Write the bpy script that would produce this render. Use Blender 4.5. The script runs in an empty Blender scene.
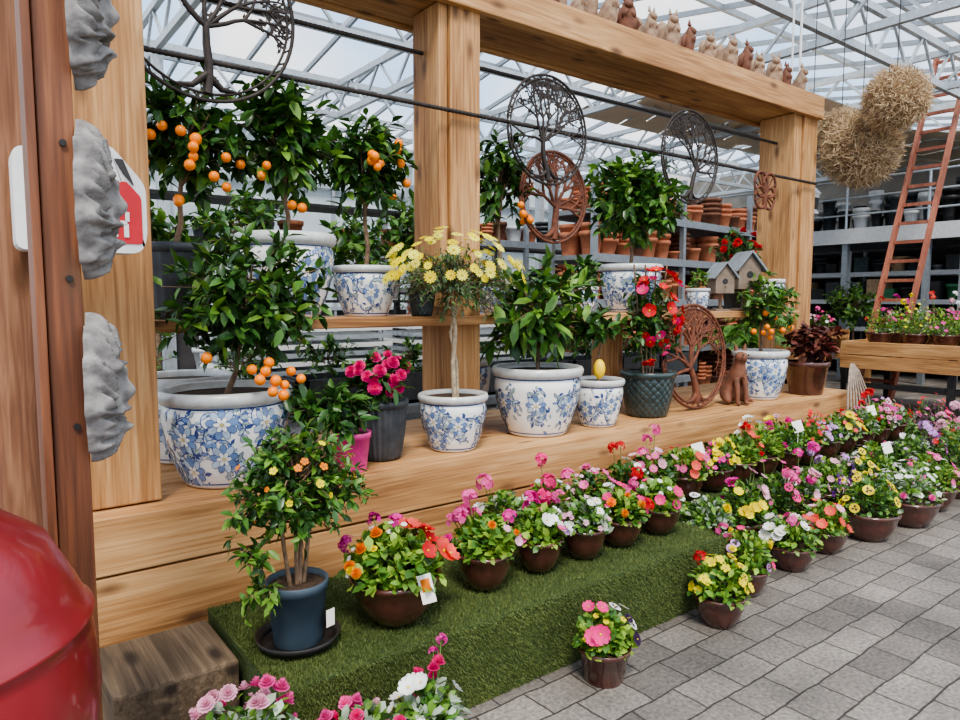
import bpy, math, random
import numpy as np
from mathutils import Vector, Matrix
PI=math.pi
rs=np.random.RandomState
# ------------------------------------------------------------------ materials
MATS={}
def nodes(name):
    m=bpy.data.materials.new(name);m.use_nodes=True
    nt=m.node_tree;b=nt.nodes['Principled BSDF'];MATS[name]=m
    return m,nt,b
def N(nt,t,**k):
    n=nt.nodes.new(t)
    for a,v in k.items():setattr(n,a,v)
    return n
def L(nt,a,b):nt.links.new(a,b)
def ramp(nt,src,stops):
    r=N(nt,'ShaderNodeValToRGB');e=r.color_ramp.elements
    while len(e)<len(stops):e.new(.5)
    for i,(p,c) in enumerate(stops):
        e[i].position=p;e[i].color=(*c,1)
    L(nt,src,r.inputs[0]);return r.outputs[0]
def simple(name,c,rough=.5,metal=0,var=.25,scale=20,bump=0,c2=None,spec=.5,coat=0,world=False):
    m,nt,b=nodes(name)
    g=N(nt,'ShaderNodeNewGeometry') if world else N(nt,'ShaderNodeTexCoord')
    out=g.outputs['Position'] if world else g.outputs['Object']
    n=N(nt,'ShaderNodeTexNoise');n.inputs['Scale'].default_value=scale;n.inputs['Detail'].default_value=5
    L(nt,out,n.inputs['Vector'])
    lo=tuple(x*(1-var) for x in c) if c2 is None else c2
    hi=tuple(min(1,x*(1+var)) for x in c) if c2 is None else c
    L(nt,ramp(nt,n.outputs[0],[(.3,lo),(.7,hi)]),b.inputs['Base Color'])
    b.inputs['Roughness'].default_value=rough;b.inputs['Metallic'].default_value=metal
    b.inputs['Specular IOR Level'].default_value=spec
    b.inputs['Coat Weight'].default_value=coat
    if bump:
        bp=N(nt,'ShaderNodeBump');bp.inputs['Strength'].default_value=bump;bp.inputs['Distance'].default_value=.01
        L(nt,n.outputs[0],bp.inputs['Height']);L(nt,bp.outputs[0],b.inputs['Normal'])
    return m
def leafm(name,c,rough=.45,tr=.25):
    m,nt,b=nodes(name)
    g=N(nt,'ShaderNodeTexCoord');n=N(nt,'ShaderNodeTexNoise');n.inputs['Scale'].default_value=14
    L(nt,g.outputs['Object'],n.inputs['Vector'])
    col=ramp(nt,n.outputs[0],[(.3,tuple(x*.65 for x in c)),(.7,tuple(min(1,x*1.35) for x in c))])
    L(nt,col,b.inputs['Base Color']);b.inputs['Roughness'].default_value=rough
    t=N(nt,'ShaderNodeBsdfTranslucent');L(nt,col,t.inputs[0])
    mx=N(nt,'ShaderNodeMixShader');mx.inputs[0].default_value=tr
    L(nt,b.outputs[0],mx.inputs[1]);L(nt,t.outputs[0],mx.inputs[2])
    L(nt,mx.outputs[0],nt.nodes['Material Output'].inputs[0]);return m
def wood(name,ca,cb,cc,axis='X',rough=.65,knot=(.12,.05,.02)):
    m,nt,b=nodes(name)
    g=N(nt,'ShaderNodeNewGeometry')
    def mp(al,ac):
        q=N(nt,'ShaderNodeMapping');s=[ac]*3;s['XYZ'.index(axis)]=al
        q.inputs['Scale'].default_value=s;L(nt,g.outputs['Position'],q.inputs[0]);return q.outputs[0]
    n=N(nt,'ShaderNodeTexNoise');n.inputs['Scale'].default_value=1;n.inputs['Detail'].default_value=7;n.inputs['Distortion'].default_value=1.2
    L(nt,mp(1.6,34),n.inputs[0])
    n2=N(nt,'ShaderNodeTexNoise');n2.inputs['Scale'].default_value=1;n2.inputs['Detail'].default_value=4
    L(nt,mp(.9,3.5),n2.inputs[0])
    n3=N(nt,'ShaderNodeTexNoise');n3.inputs['Scale'].default_value=1;n3.inputs['Detail'].default_value=2
    L(nt,mp(3,110),n3.inputs[0])
    add=N(nt,'ShaderNodeMath',operation='ADD');L(nt,n.outputs[0],add.inputs[0]);L(nt,n2.outputs[0],add.inputs[1])
    add2=N(nt,'ShaderNodeMath',operation='MULTIPLY_ADD');L(nt,n3.outputs[0],add2.inputs[0]);add2.inputs[1].default_value=.5;L(nt,add.outputs[0],add2.inputs[2])
    half=N(nt,'ShaderNodeMath',operation='MULTIPLY');half.inputs[1].default_value=.4;L(nt,add2.outputs[0],half.inputs[0])
    col=ramp(nt,half.outputs[0],[(.36,ca),(.5,cb),(.62,cc)])
    v=N(nt,'ShaderNodeTexVoronoi');v.inputs['Scale'].default_value=1;L(nt,mp(3.0,8),v.inputs['Vector'])
    kr=N(nt,'ShaderNodeMapRange');kr.inputs[1].default_value=.08;kr.inputs[2].default_value=.24;kr.inputs[3].default_value=.9;kr.inputs[4].default_value=0
    L(nt,v.outputs['Distance'],kr.inputs[0])
    mx=N(nt,'ShaderNodeMixRGB');L(nt,kr.outputs[0],mx.inputs[0]);L(nt,col,mx.inputs[1]);mx.inputs[2].default_value=(*knot,1)
    L(nt,mx.outputs[0],b.inputs['Base Color']);b.inputs['Roughness'].default_value=rough
    bp=N(nt,'ShaderNodeBump');bp.inputs['Strength'].default_value=.4;bp.inputs['Distance'].default_value=.006
    L(nt,half.outputs[0],bp.inputs['Height']);L(nt,bp.outputs[0],b.inputs['Normal'])
    return m
PINE=((.21,.088,.028),(.43,.22,.085),(.60,.36,.165))
for ax in 'XYZ':wood('pine_'+ax,*PINE,ax)
wood('oldwood',(.05,.033,.02),(.12,.082,.05),(.22,.155,.10),'Y',.85,knot=(.02,.012,.008))
wood('brownstain',(.085,.028,.012),(.20,.07,.028),(.30,.12,.05),'Z',.5)
wood('barkwood',(.09,.037,.022),(.20,.085,.042),(.32,.16,.085),'Z',.8)
wood('ladderwood',(.20,.06,.035),(.33,.11,.065),(.43,.17,.1),'Z',.6)
simple('steel',(.50,.54,.57),.45,.5,.12)
simple('greysteel',(.30,.33,.36),.5,.5,.12)
simple('blackmetal',(.03,.028,.028),.5,.3,.3)
simple('rod',(.045,.035,.03),.6,.4,.3)
simple('rust',(.20,.065,.03),.75,.1,.4,30,.3,c2=(.085,.03,.018))
simple('ceramic_white',(.82,.82,.78),.16,0,.05,6,coat=.5)
simple('rim_grey',(.55,.56,.54),.3,0,.12,25,coat=.2)
simple('blue_dark',(.05,.085,.25),.2,coat=.5)
simple('blue_mid',(.16,.25,.45),.2,coat=.5)
simple('blue_light',(.45,.56,.68),.2,coat=.5)
simple('dec_green',(.34,.43,.42),.2,coat=.5)
simple('dec_yellow',(.6,.5,.22),.2,coat=.5)
simple('soil',(.06,.035,.02),.95,0,.5,60,.6)
simple('brown_glaze',(.085,.03,.022),.2,0,.35,12,coat=.6)
simple('darkpot',(.045,.05,.055),.5,0,.3,20)
simple('teal_pot',(.03,.05,.05),.3,0,.3,20,coat=.4)
simple('plastic_blue',(.05,.075,.10),.45,0,.1)
simple('pinksleeve',(.75,.06,.28),.4,0,.2)
simple('terracotta',(.58,.22,.11),.8,0,.2,15,c2=(.42,.14,.07))
simple('terracotta_brown',(.22,.085,.045),.7,0,.3,25,c2=(.11,.045,.025))
simple('figure_tan',(.46,.32,.21),.7,0,.3,25,c2=(.20,.11,.065))
simple('stone',(.30,.285,.27),.85,0,.25,35,.5,c2=(.14,.13,.125))
simple('support_grey',(.30,.24,.19),.8,0,.25,35)
simple('red_paint',(.29,.018,.024),.32,0,.15,4,coat=.35,c2=(.18,.012,.016))
simple('white_plastic',(.78,.78,.76),.4,0,.04)
simple('red_label',(.6,.02,.03),.45,0,.08)
simple('white_panel',(.8,.8,.78),.6,0,.04)
simple('cream',(.78,.64,.47),.7,0,.08,3)
simple('straw',(.66,.50,.31),.8,0,.2,30)
simple('strawcore',(.26,.17,.09),.9,0,.2,30)
simple('bark',(.20,.13,.08),.85,0,.35,40,.5)
simple('palebark',(.42,.33,.22),.85,0,.35,40,.5)
simple('stemgreen',(.12,.2,.05),.6)
simple('orangefruit',(.92,.24,.008),.35,0,.1,30,.08)
simple('lemonfruit',(.88,.58,.02),.4,0,.1,30,.08)
simple('darkwall',(.05,.045,.045),.8,0,.3,3)
simple('beigewall',(.36,.33,.29),.8,0,.15,3)
simple('greyshelf',(.24,.25,.26),.5,.3,.1)
simple('whiteshelf',(.60,.61,.61),.5,.0,.08)
simple('housewood',(.20,.15,.11),.7,0,.2,20)
simple('tag',(.85,.82,.75),.5,0,.05)
simple('roofgrey',(.20,.22,.24),.6,0,.2,40)
simple('backglass',(.62,.70,.72),.3,0,.15,.8)
simple('product_blue',(.05,.16,.40),.5);simple('product_green',(.06,.22,.10),.5);simple('product_tan',(.45,.30,.17),.6)
leafm('lf_dark',(.03,.085,.018),.35,.12)
leafm('lf_mid',(.07,.17,.028),.4,.2)
leafm('lf_light',(.16,.30,.045),.45,.3)
leafm('lf_lime',(.28,.42,.06),.5,.3)
leafm('lf_grey',(.11,.17,.09),.6,.2)
leafm('lf_silver',(.33,.40,.30),.6,.2)
leafm('lf_purple',(.10,.03,.07),.5,.2)
leafm('lf_wine',(.13,.025,.02),.55,.15);leafm('lf_wine2',(.07,.02,.015),.55,.1)
PET=dict(pink=(.87,.11,.36),magenta=(.70,.03,.32),hotpink=(.88,.03,.22),ltpink=(.88,.42,.55),white=(.88,.87,.82),red=(.62,.015,.02),coral=(.85,.09,.07),
 orange=(.88,.22,.01),yellow=(.92,.65,.015),pale=(.90,.76,.12),purple=(.22,.04,.35),lilac=(.58,.33,.66),dark=(.04,.01,.06),violet=(.58,.07,.55))
for k,c in PET.items():leafm('p_'+k,c,.6,.3)
m,nt,b=nodes('pavers')
g=N(nt,'ShaderNodeNewGeometry');br=N(nt,'ShaderNodeTexBrick')
nz=N(nt,'ShaderNodeTexNoise');nz.inputs['Scale'].default_value=7;nz.inputs['Detail'].default_value=3
L(nt,g.outputs['Position'],nz.inputs[0])
vm=N(nt,'ShaderNodeVectorMath',operation='MULTIPLY_ADD');vm.inputs[1].default_value=(.026,.026,0)
L(nt,nz.outputs['Color'],vm.inputs[0]);L(nt,g.outputs['Position'],vm.inputs[2])
L(nt,vm.outputs[0],br.inputs['Vector'])
br.inputs['Color1'].default_value=(.135,.122,.112,1);br.inputs['Color2'].default_value=(.25,.228,.208,1);br.inputs['Mortar'].default_value=(.05,.044,.038,1)
br.inputs['Scale'].default_value=1;br.inputs['Mortar Size'].default_value=.0055;br.inputs['Mortar Smooth'].default_value=.8
br.inputs['Brick Width'].default_value=.24;br.inputs['Row Height'].default_value=.16
n=N(nt,'ShaderNodeTexNoise');n.inputs['Scale'].default_value=60;n.inputs['Detail'].default_value=8;L(nt,g.outputs['Position'],n.inputs[0])
nb=N(nt,'ShaderNodeTexNoise');nb.inputs['Scale'].default_value=2.2;nb.inputs['Detail'].default_value=6;L(nt,g.outputs['Position'],nb.inputs[0])
r1=ramp(nt,n.outputs[0],[(.3,(.55,.55,.55)),(.7,(1.2,1.18,1.15))]);r2=ramp(nt,nb.outputs[0],[(.3,(.66,.65,.64)),(.7,(1.25,1.22,1.2))])
m1=N(nt,'ShaderNodeMixRGB',blend_type='MULTIPLY');m1.inputs[0].default_value=1;L(nt,br.outputs[0],m1.inputs[1]);L(nt,r1,m1.inputs[2])
m2=N(nt,'ShaderNodeMixRGB',blend_type='MULTIPLY');m2.inputs[0].default_value=1;L(nt,m1.outputs[0],m2.inputs[1]);L(nt,r2,m2.inputs[2])
L(nt,m2.outputs[0],b.inputs['Base Color']);b.inputs['Roughness'].default_value=.7
sb=N(nt,'ShaderNodeMath',operation='MULTIPLY_ADD');L(nt,n.outputs[0],sb.inputs[0]);sb.inputs[1].default_value=.6
inv=N(nt,'ShaderNodeMath',operation='SUBTRACT');inv.inputs[0].default_value=1;L(nt,br.outputs['Fac'],inv.inputs[1]);L(nt,inv.outputs[0],sb.inputs[2])
bp=N(nt,'ShaderNodeBump');bp.inputs['Strength'].default_value=.7;bp.inputs['Distance'].default_value=.008
L(nt,sb.outputs[0],bp.inputs['Height']);L(nt,bp.outputs[0],b.inputs['Normal'])
simple('turf',(.055,.085,.018),.9,0,.4,60,.8,c2=(.028,.048,.012),world=True)
simple('blade',(.125,.155,.04),.7,0,.4,5,c2=(.065,.09,.02),world=True)
m,nt,b=nodes('glazing')
t=N(nt,'ShaderNodeBsdfTransparent');mx=N(nt,'ShaderNodeMixShader');mx.inputs[0].default_value=.08
b.inputs['Base Color'].default_value=(.8,.87,.92,1);b.inputs['Roughness'].default_value=.4
L(nt,t.outputs[0],mx.inputs[1]);L(nt,b.outputs[0],mx.inputs[2]);L(nt,mx.outputs[0],nt.nodes['Material Output'].inputs[0])

# ------------------------------------------------------------------ mesh builder
def nrm(a):
    a=np.asarray(a,float);return a/np.maximum(np.linalg.norm(a,axis=-1,keepdims=True),1e-9)
def frames(y,up):
    y=nrm(y);x=nrm(np.cross(y,up));z=np.cross(x,y)
    return np.stack([x,y,z],axis=-1)
class MB:
    def __init__(s):s.v=[];s.l=[];s.c=[];s.m=[];s.s=[];s.n=0;s.mats=[]
    def mi(s,n):
        if n not in s.mats:s.mats.append(n)
        return s.mats.index(n)
    def add(s,V,F,mat,smooth=True):
        V=np.asarray(V,float).reshape(-1,3)
        i=s.mi(mat) if isinstance(mat,str) else mat
        if isinstance(F,np.ndarray):
            nf,k=F.shape;s.l.append((F+s.n).ravel());s.c.append(np.full(nf,k))
        else:
            nf=len(F);s.l.append(np.array([a+s.n for f in F for a in f]));s.c.append(np.array([len(f) for f in F]))
        s.m.append(np.full(nf,i) if np.isscalar(i) else i)
        s.s.append(np.full(nf,smooth));s.v.append(V);s.n+=len(V)
    def inst(s,T,F,M,S,P,mats,smooth=True):
        P=np.asarray(P,float);n=len(P)
        if n==0:return
        S=np.asarray(S,float)
        if S.ndim==0:S=np.full((n,3),float(S))
        elif S.ndim==1:S=np.repeat(S[:,None],3,1)
        V=np.einsum('nij,vj->nvi',M*S[:,None,:],T)+P[:,None,:]
        FF=(F[None]+(np.arange(n)*len(T))[:,None,None]).reshape(-1,F.shape[1])
        if isinstance(mats,str):mi=s.mi(mats)
        else:
            ids=np.array([s.mi(a) for a in mats]);mi=np.repeat(ids,len(F))
        s.add(V,FF,mi,smooth)
    def lathe(s,prof,mat,c=(0,0,0),segs=32,mod=None,smooth=True):
        th=np.linspace(0,2*PI,segs,endpoint=False);V=[]
        for r,z in prof:
            rr=r*(np.ones(segs) if mod is None else mod(th,z))
            V.append(np.stack([c[0]+rr*np.cos(th),c[1]+rr*np.sin(th),np.full(segs,c[2]+z)],1))
        V=np.concatenate(V);F=[]
        k=np.arange(segs);k2=(k+1)%segs
        for i in range(len(prof)-1):
            F.append(np.stack([i*segs+k,i*segs+k2,(i+1)*segs+k2,(i+1)*segs+k],1))
        s.add(V,np.concatenate(F),mat,smooth)
    def disc(s,c,r,mat,segs=24):
        th=np.linspace(0,2*PI,segs,endpoint=False)
        V=np.stack([c[0]+r*np.cos(th),c[1]+r*np.sin(th),np.full(segs,c[2])],1)
        s.add(V,[list(range(segs))],mat)
    def tube(s,pts,r,mat,segs=6,cap=True):
        P=np.asarray(pts,float);n=len(P);r=np.full(n,r) if np.isscalar(r) else np.asarray(r)
        T=nrm(np.gradient(P,axis=0));ref=np.array([0,0,1.]) if abs(T[:,2]).mean()<.8 else np.array([1.,0,0])
        A=nrm(np.cross(T,ref));B=np.cross(T,A);th=np.linspace(0,2*PI,segs,endpoint=False)
        V=P[:,None]+r[:,None,None]*(A[:,None]*np.cos(th)[None,:,None]+B[:,None]*np.sin(th)[None,:,None])
        k=np.arange(segs);k2=(k+1)%segs
        F=np.concatenate([np.stack([i*segs+k,i*segs+k2,(i+1)*segs+k2,(i+1)*segs+k],1) for i in range(n-1)])
        s.add(V,F,mat)
        if cap:
            s.add(V[0],[list(range(segs))[::-1]],mat,False);s.add(V[-1],[list(range(segs))],mat,False)
    def box(s,x0,x1,y0,y1,z0,z1,mat,R=None,o=(0,0,0)):
        V=np.array([[x,y,z] for x in(x0,x1) for y in(y0,y1) for z in(z0,z1)],float)
        if R is not None:V=V@np.array(R).T
        V=V+np.array(o)
        s.add(V,np.array([[0,1,3,2],[4,6,7,5],[0,4,5,1],[2,3,7,6],[0,2,6,4],[1,5,7,3]]),mat,False)
    def beam(s,a,b,w,h,mat):
        a=np.array(a,float);b=np.array(b,float);d=b-a;Ln=np.linalg.norm(d);y=d/Ln
        up=np.array([0,0,1.]) if abs(y[2])<.95 else np.array([1.,0,0])
        x=nrm(np.cross(y,up));z=np.cross(x,y);R=np.stack([x,y,z],1)
        s.box(-w/2,w/2,0,Ln,-h/2,h/2,mat,R,a)
    def finish(s,name,loc=(0,0,0),rot=0,bevel=0,sub=None):
        V=np.concatenate(s.v);l=np.concatenate(s.l).astype(np.int32);c=np.concatenate(s.c)
        me=bpy.data.meshes.new(name);me.vertices.add(len(V));me.vertices.foreach_set('co',V.ravel().astype(np.float32))
        me.loops.add(len(l));me.loops.foreach_set('vertex_index',l)
        me.polygons.add(len(c));st=np.concatenate([[0],np.cumsum(c)[:-1]]).astype(np.int32)
        me.polygons.foreach_set('loop_start',st)
        me.polygons.foreach_set('material_index',np.concatenate(s.m).astype(np.int32))
        me.polygons.foreach_set('use_smooth',np.concatenate(s.s))
        for a in s.mats:me.materials.append(MATS[a])
        me.update(calc_edges=True);me.validate()
        ob=bpy.data.objects.new(name,me);ob.location=loc;ob.rotation_euler[2]=rot
        bpy.context.collection.objects.link(ob)
        if bevel:
            bm=ob.modifiers.new('bev','BEVEL');bm.width=bevel;bm.segments=2;bm.limit_method='ANGLE'
        return ob
def dup(ob,name,loc,rot=0,sc=1):
    o=bpy.data.objects.new(name,ob.data);o.location=loc;o.rotation_euler[2]=rot;o.scale=(sc,)*3
    bpy.context.collection.objects.link(o);return o
# ------------------------------------------------------------------ templates
def leaf_tpl(w1=.5,w2=.42,droop=.12,fold=.1):
    T=np.array([[0,0,0],[-w1,.3,fold],[0,.3,0],[w1,.3,fold],[-w2,.68,fold*.6-droop*.3],[0,.68,-droop*.3],[w2,.68,fold*.6-droop*.3],[0,1,-droop]])
    F=np.array([[0,3,2],[0,2,1],[2,3,6],[2,6,5],[1,2,5],[1,5,4],[5,6,7],[4,5,7]])
    return T,F
LEAF=leaf_tpl();LEAFR=leaf_tpl(.42,.5,.2,.05);NARROW=leaf_tpl(.5,.35,.35,.05)
def flower_tpl(n,wid,cup=.2,layers=1,notch=.06,inner=.05,rstep=.22,tstep=.5,zr=.06):
    V=[];F=[]
    for Lr in range(layers):
        sc=1-rstep*Lr;off=Lr*.5
        for k in range(n):
            a=2*PI*(k+off)/n
            pts=[(inner,0),(.5,-wid*.85),(.85,-wid),(1-notch*.3,-wid*.45),(1-notch,0),(1-notch*.3,wid*.45),(.85,wid),(.5,wid*.85)]
            ctr=(.6,0)
            base=len(V)
            for t,w in [ctr]+pts:
                z=cup*t*t+ (0 if w==0 else zr)+Lr*tstep*t*.6+Lr*.04+ .012*(k%2)
                t2=t*sc;w2=w*sc
                V.append((math.cos(a)*t2-math.sin(a)*w2,math.sin(a)*t2+math.cos(a)*w2,z))
            for i in range(8):F.append((base,base+1+i,base+1+(i+1)%8))
    return np.array(V),np.array(F)
PETUNIA=flower_tpl(5,.52,.30,1,.16,zr=.12);DAISY=flower_tpl(12,.16,.05,1,.02,zr=.0);RUFF=flower_tpl(7,.36,.1,4,.2);SMALL5=flower_tpl(5,.42,.1,1,.03)
PANSY=flower_tpl(5,.55,.05,1,.02);BLOT=flower_tpl(3,.33,.05,1,.02,zr=.01);TRUMP=flower_tpl(5,.48,.45,1,.02)
def sph_tpl(a=10,b=7):
    V=[];F=[]
    for i in range(b+1):
        p=PI*i/b
        for j in range(a):
            t=2*PI*j/a;V.append((math.sin(p)*math.cos(t),math.sin(p)*math.sin(t),math.cos(p)))
    for i in range(b):
        for j in range(a):
            j2=(j+1)%a;F.append((i*a+j,(i+1)*a+j,(i+1)*a+j2,i*a+j2))
    return np.array(V),np.array(F)
SPH=sph_tpl();SPHL=sph_tpl(6,4)
def rnd_unit(r,n):return nrm(r.normal(size=(n,3)))
def zframes(nv,r):
    nv=nrm(nv);a=nrm(np.cross(nv,nrm(r.normal(size=nv.shape))));return np.stack([a,np.cross(nv,a),nv],-1)
def spheres(mb,P,R,mat,T=SPH):
    P=np.asarray(P,float).reshape(-1,3);mb.inst(*T,np.tile(np.eye(3),(len(P),1,1)),R,P,mat)
def flowers(mb,kind,col,P,Nv,size,r):
    P=np.asarray(P,float).reshape(-1,3);n=len(P)
    if n==0:return
    M=zframes(Nv,r);S=size*r.uniform(.7,1.15,n);Nv=nrm(Nv)
    c='p_'+col
    if kind=='petunia':
        mb.inst(*PETUNIA,M,S,P,c);spheres(mb,P+Nv*S[:,None]*.08,S*.13,'p_yellow',SPHL)
    elif kind=='trump':
        mb.inst(*TRUMP,M,S,P,c);spheres(mb,P+Nv*S[:,None]*.08,S*.15,'p_yellow',SPHL)
    elif kind=='small':mb.inst(*SMALL5,M,S,P,c)
    elif kind=='daisy':
        mb.inst(*DAISY,M,S,P,c);spheres(mb,P+Nv*S[:,None]*.05,S*.22,'p_yellow',SPHL)
    elif kind=='ruff':mb.inst(*RUFF,M,S,P,c)
    elif kind=='pansy':
        mb.inst(*PANSY,M,S,P,c);mb.inst(*BLOT,M,S*.6,P+Nv*S[:,None]*.12,'p_dark');spheres(mb,P+Nv*S[:,None]*.14,S*.13,'p_yellow',SPHL)
    elif kind=='spike':
        for p in P:
            k=22;t=np.linspace(0,1,k);Q=p+np.stack([r.normal(size=k)*.006,r.normal(size=k)*.006,t*size*3.2],1);d=rnd_unit(r,k)
            mb.inst(*SMALL5,zframes(d,r),size*.34*(1.15-t),Q+d*.007,c)
    elif kind=='ger':
        for p,nn,s in zip(P,Nv,S):
            k=18;d=rnd_unit(r,k);d=nrm(d+nn*.7);Q=p+d*s*r.uniform(.75,1.1,k)[:,None]
            mb.inst(*SMALL5,zframes(d,r),s*.46*r.uniform(.8,1.1,k),Q,c)
def twigs(mb,start,center,rad,nt,lp,Ln,W,mats,seed,up=.2,tpl=LEAF,tw=.0025,inner=.15,stem='bark',prob=None,droop=.2):
    r=rs(seed);start=np.array(start,float);center=np.array(center,float);rad=np.array(rad,float)
    d=rnd_unit(r,nt);d[:,2]=d[:,2]*.9+.05;rr=r.uniform(.45,1.12,nt)**.7
    E=center+d*rad*rr[:,None]
    Sx=center+d*rad*inner*rr[:,None]+(start-center)*r.uniform(0,.35,nt)[:,None]
    for a,b in zip(Sx[:nt],E):
        mid=(a+b)/2+np.array([0,0,.03]);mb.tube([a,mid,b],[tw*1.5,tw,tw*.5],stem,4,False)
    t=r.uniform(.25,1.03,(nt,lp))
    P=Sx[:,None]+(E-Sx)[:,None]*t[:,:,None]+np.array([0,0,.03])*(4*t*(1-t))[:,:,None]
    td=nrm(E-Sx)[:,None]
    D=td*.6+rnd_unit(r,nt*lp).reshape(nt,lp,3)*.85+np.array([0,0,-droop]);D=D.reshape(-1,3);P=P.reshape(-1,3)
    U=nrm(np.array([0,0,1.])+r.normal(size=D.shape)*.35+np.repeat(d,lp,0)*.4)
    n=len(P);ln=Ln*r.uniform(.65,1.15,n)
    mt=r.choice(mats,n,p=prob)
    mb.inst(*tpl,frames(D,U),np.stack([ln*W,ln,ln],1),P,mt)
    return E
# ------------------------------------------------------------------ pots
def bw_profile(R,H):
    return [(0,0),(.64*R,0),(.68*R,.03*H),(.80*R,.22*H),(.92*R,.48*H),(.985*R,.70*H),(.97*R,.80*H),(.92*R,.855*H)]
def bluewhite(mb,R,H,seed):
    r=rs(seed);p=bw_profile(R,H);mb.lathe(p,'ceramic_white',segs=48)
    mb.lathe([(.92*R,.855*H),(1.0*R,.865*H),(1.04*R,.90*H),(1.05*R,.95*H),(1.02*R,.99*H),(.98*R,H),(.92*R,.985*H),(.90*R,.93*H),(.90*R,.88*H)],'rim_grey',segs=48)
    mb.disc((0,0,.92*H),.905*R,'soil')
    pr=np.array([q[0] for q in p[2:]]);pz=np.array([q[1] for q in p[2:]])
    def put(th,z,pts,off,mat):
        pts=np.array(pts,float);zz=np.clip(z+pts[:,1],.035*H,.845*H)
        rad=np.interp(zz,pz,pr)+off;a=th+pts[:,0]/R
        n=len(pts)
        V=np.stack([rad*np.cos(a),rad*np.sin(a),zz],1)
        cz=np.clip(z+pts[:,1].mean(),.035*H,.845*H);cr=np.interp(cz,pz,pr)+off
        ca=th+pts[:,0].mean()/R
        V=np.vstack([V,[[cr*math.cos(ca),cr*math.sin(ca),cz]]])
        mb.add(V,np.array([[n,i,(i+1)%n] for i in range(n)]),mat)
    def ell(cx,cy,a,b,ang,k=8,sharp=0):
        o=[]
        for i in range(k):
            t=2*PI*i/k;x=a*math.cos(t);y=b*math.sin(t)*(1-sharp*abs(math.cos(t)))
            o.append((cx+x*math.cos(ang)-y*math.sin(ang),cy+x*math.sin(ang)+y*math.cos(ang)))
        return o
    for z0,w in((.045*H,.006),(.835*H,.006)):
        rr=np.interp(z0,pz,pr)+.0015;rr2=np.interp(z0+w,pz,pr)+.0015
        mb.lathe([(rr,z0),(rr2,z0+w)],'blue_dark',segs=48)
    fl=[];fr=.19*H if R<.2 else .165*H
    for _ in range(300):
        th=r.uniform(0,2*PI);z=r.uniform(.17,.70)*H
        if all(min(abs(th-a),2*PI-abs(th-a))*R>fr*2.3 or abs(z-b)>fr*1.9 for a,b in fl):fl.append((th,z))
    lv=[]
    for th,z in fl:
        for _ in range(5):
            a=r.uniform(0,2*PI);x=y=0;w=.0024;P=[]
            for k in range(11):
                P.append((x,y));x+=.015*math.cos(a);y+=.015*math.sin(a);a+=r.uniform(.1,.5)*(1 if _%2 else -1)
            for k in range(10):
                (x0,y0),(x1,y1)=P[k],P[k+1];dx,dy=x1-x0,y1-y0;q=math.hypot(dx,dy);nx,ny=-dy/q*w,dx/q*w
                put(th,z,[(x0+nx,y0+ny),(x1+nx,y1+ny),(x1-nx,y1-ny),(x0-nx,y0-ny)],.0012,'blue_dark')
                if k>2:
                    an=math.atan2(dy,dx)+r.choice([-1,1])*.9;lv.append((th+x1/R,z+y1,an))
        for k in range(9):
            a=2*PI*k/9+.2
            put(th,z,ell(math.cos(a)*fr*.62,math.sin(a)*fr*.62,fr*.38,fr*.26,a),.0016+.0002*(k%2),'blue_dark')
            put(th,z,ell(math.cos(a)*fr*.64,math.sin(a)*fr*.64,fr*.33,fr*.21,a),.0024,'blue_light' if k%2 else 'blue_mid')
        for k in range(6):
            a=2*PI*k/6
            put(th,z,ell(math.cos(a)*fr*.28,math.sin(a)*fr*.28,fr*.24,fr*.17,a),.0030,'blue_dark')
            put(th,z,ell(math.cos(a)*fr*.30,math.sin(a)*fr*.30,fr*.20,fr*.13,a),.0036,'ceramic_white')
        put(th,z,ell(0,0,fr*.13,fr*.13,0),.0042,'dec_yellow')
    for _ in range(int(110*R/.25)):
        lv.append((r.uniform(0,2*PI),r.uniform(.08,.81)*H,r.uniform(0,2*PI)))
    for i,(th,z,an) in enumerate(lv):
        s=r.uniform(.6,1.3)*.0175*(1 if R>.2 else .85)
        cx,cy=math.cos(an)*s,math.sin(an)*s
        put(th,z,ell(cx,cy,s,s*.5,an,8,.5),.0010,'blue_dark')
        if i%4:put(th,z,ell(cx,cy,s*.82,s*.37,an,8,.5),.0018,r.choice(['dec_green','blue_mid','blue_light','dec_green']))
def ribbedpot(mb,R,H,mat,rib=24,depth=.03,diamond=False):
    prof=[(0,0),(.7*R,0)]+[(R*(.72+.26*math.sin(.5*PI*t)**.9),H*t) for t in np.linspace(.05,.88,44 if diamond else 14)]
    if diamond:mod=lambda th,z:1-depth*(np.maximum(np.abs(np.sin(rib*th/4+z*60)),0)<.3)-depth*(np.abs(np.sin(rib*th/4-z*60))<.3)
    else:mod=lambda th,z:1+depth*np.cos(rib*th)
    mb.lathe(prof,mat,segs=168 if diamond else 96,mod=mod)
    mb.lathe([(.97*R,.87*H),(1.04*R,.89*H),(1.05*R,.98*H),(1.0*R,H),(.92*R,.98*H),(.9*R,.9*H)],mat,segs=48)
    mb.disc((0,0,.92*H),.92*R,'soil')
def plainpot(mb,R,H,mat,taper=.72,segs=32):
    mb.lathe([(0,0),(taper*R,0),(taper*R+.01*R,.02*H),(.95*R,.84*H),(1.0*R,.85*H),(1.02*R,.99*H),(.99*R,H),(.92*R,.98*H),(.9*R,.88*H)],mat,segs=segs)
    mb.disc((0,0,.91*H),.91*R,'soil')
def bowlpot(mb,R,H,mat='brown_glaze'):
    mb.lathe([(0,0),(.52*R,0),(.58*R,.03*H),(.76*R,.28*H),(.90*R,.58*H),(.96*R,.84*H),(1.02*R,.88*H),(1.04*R,.95*H),(1.0*R,H),(.93*R,.98*H),(.9*R,.88*H)],mat,segs=40)
    mb.disc((0,0,.9*H),.92*R,'soil')
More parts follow.
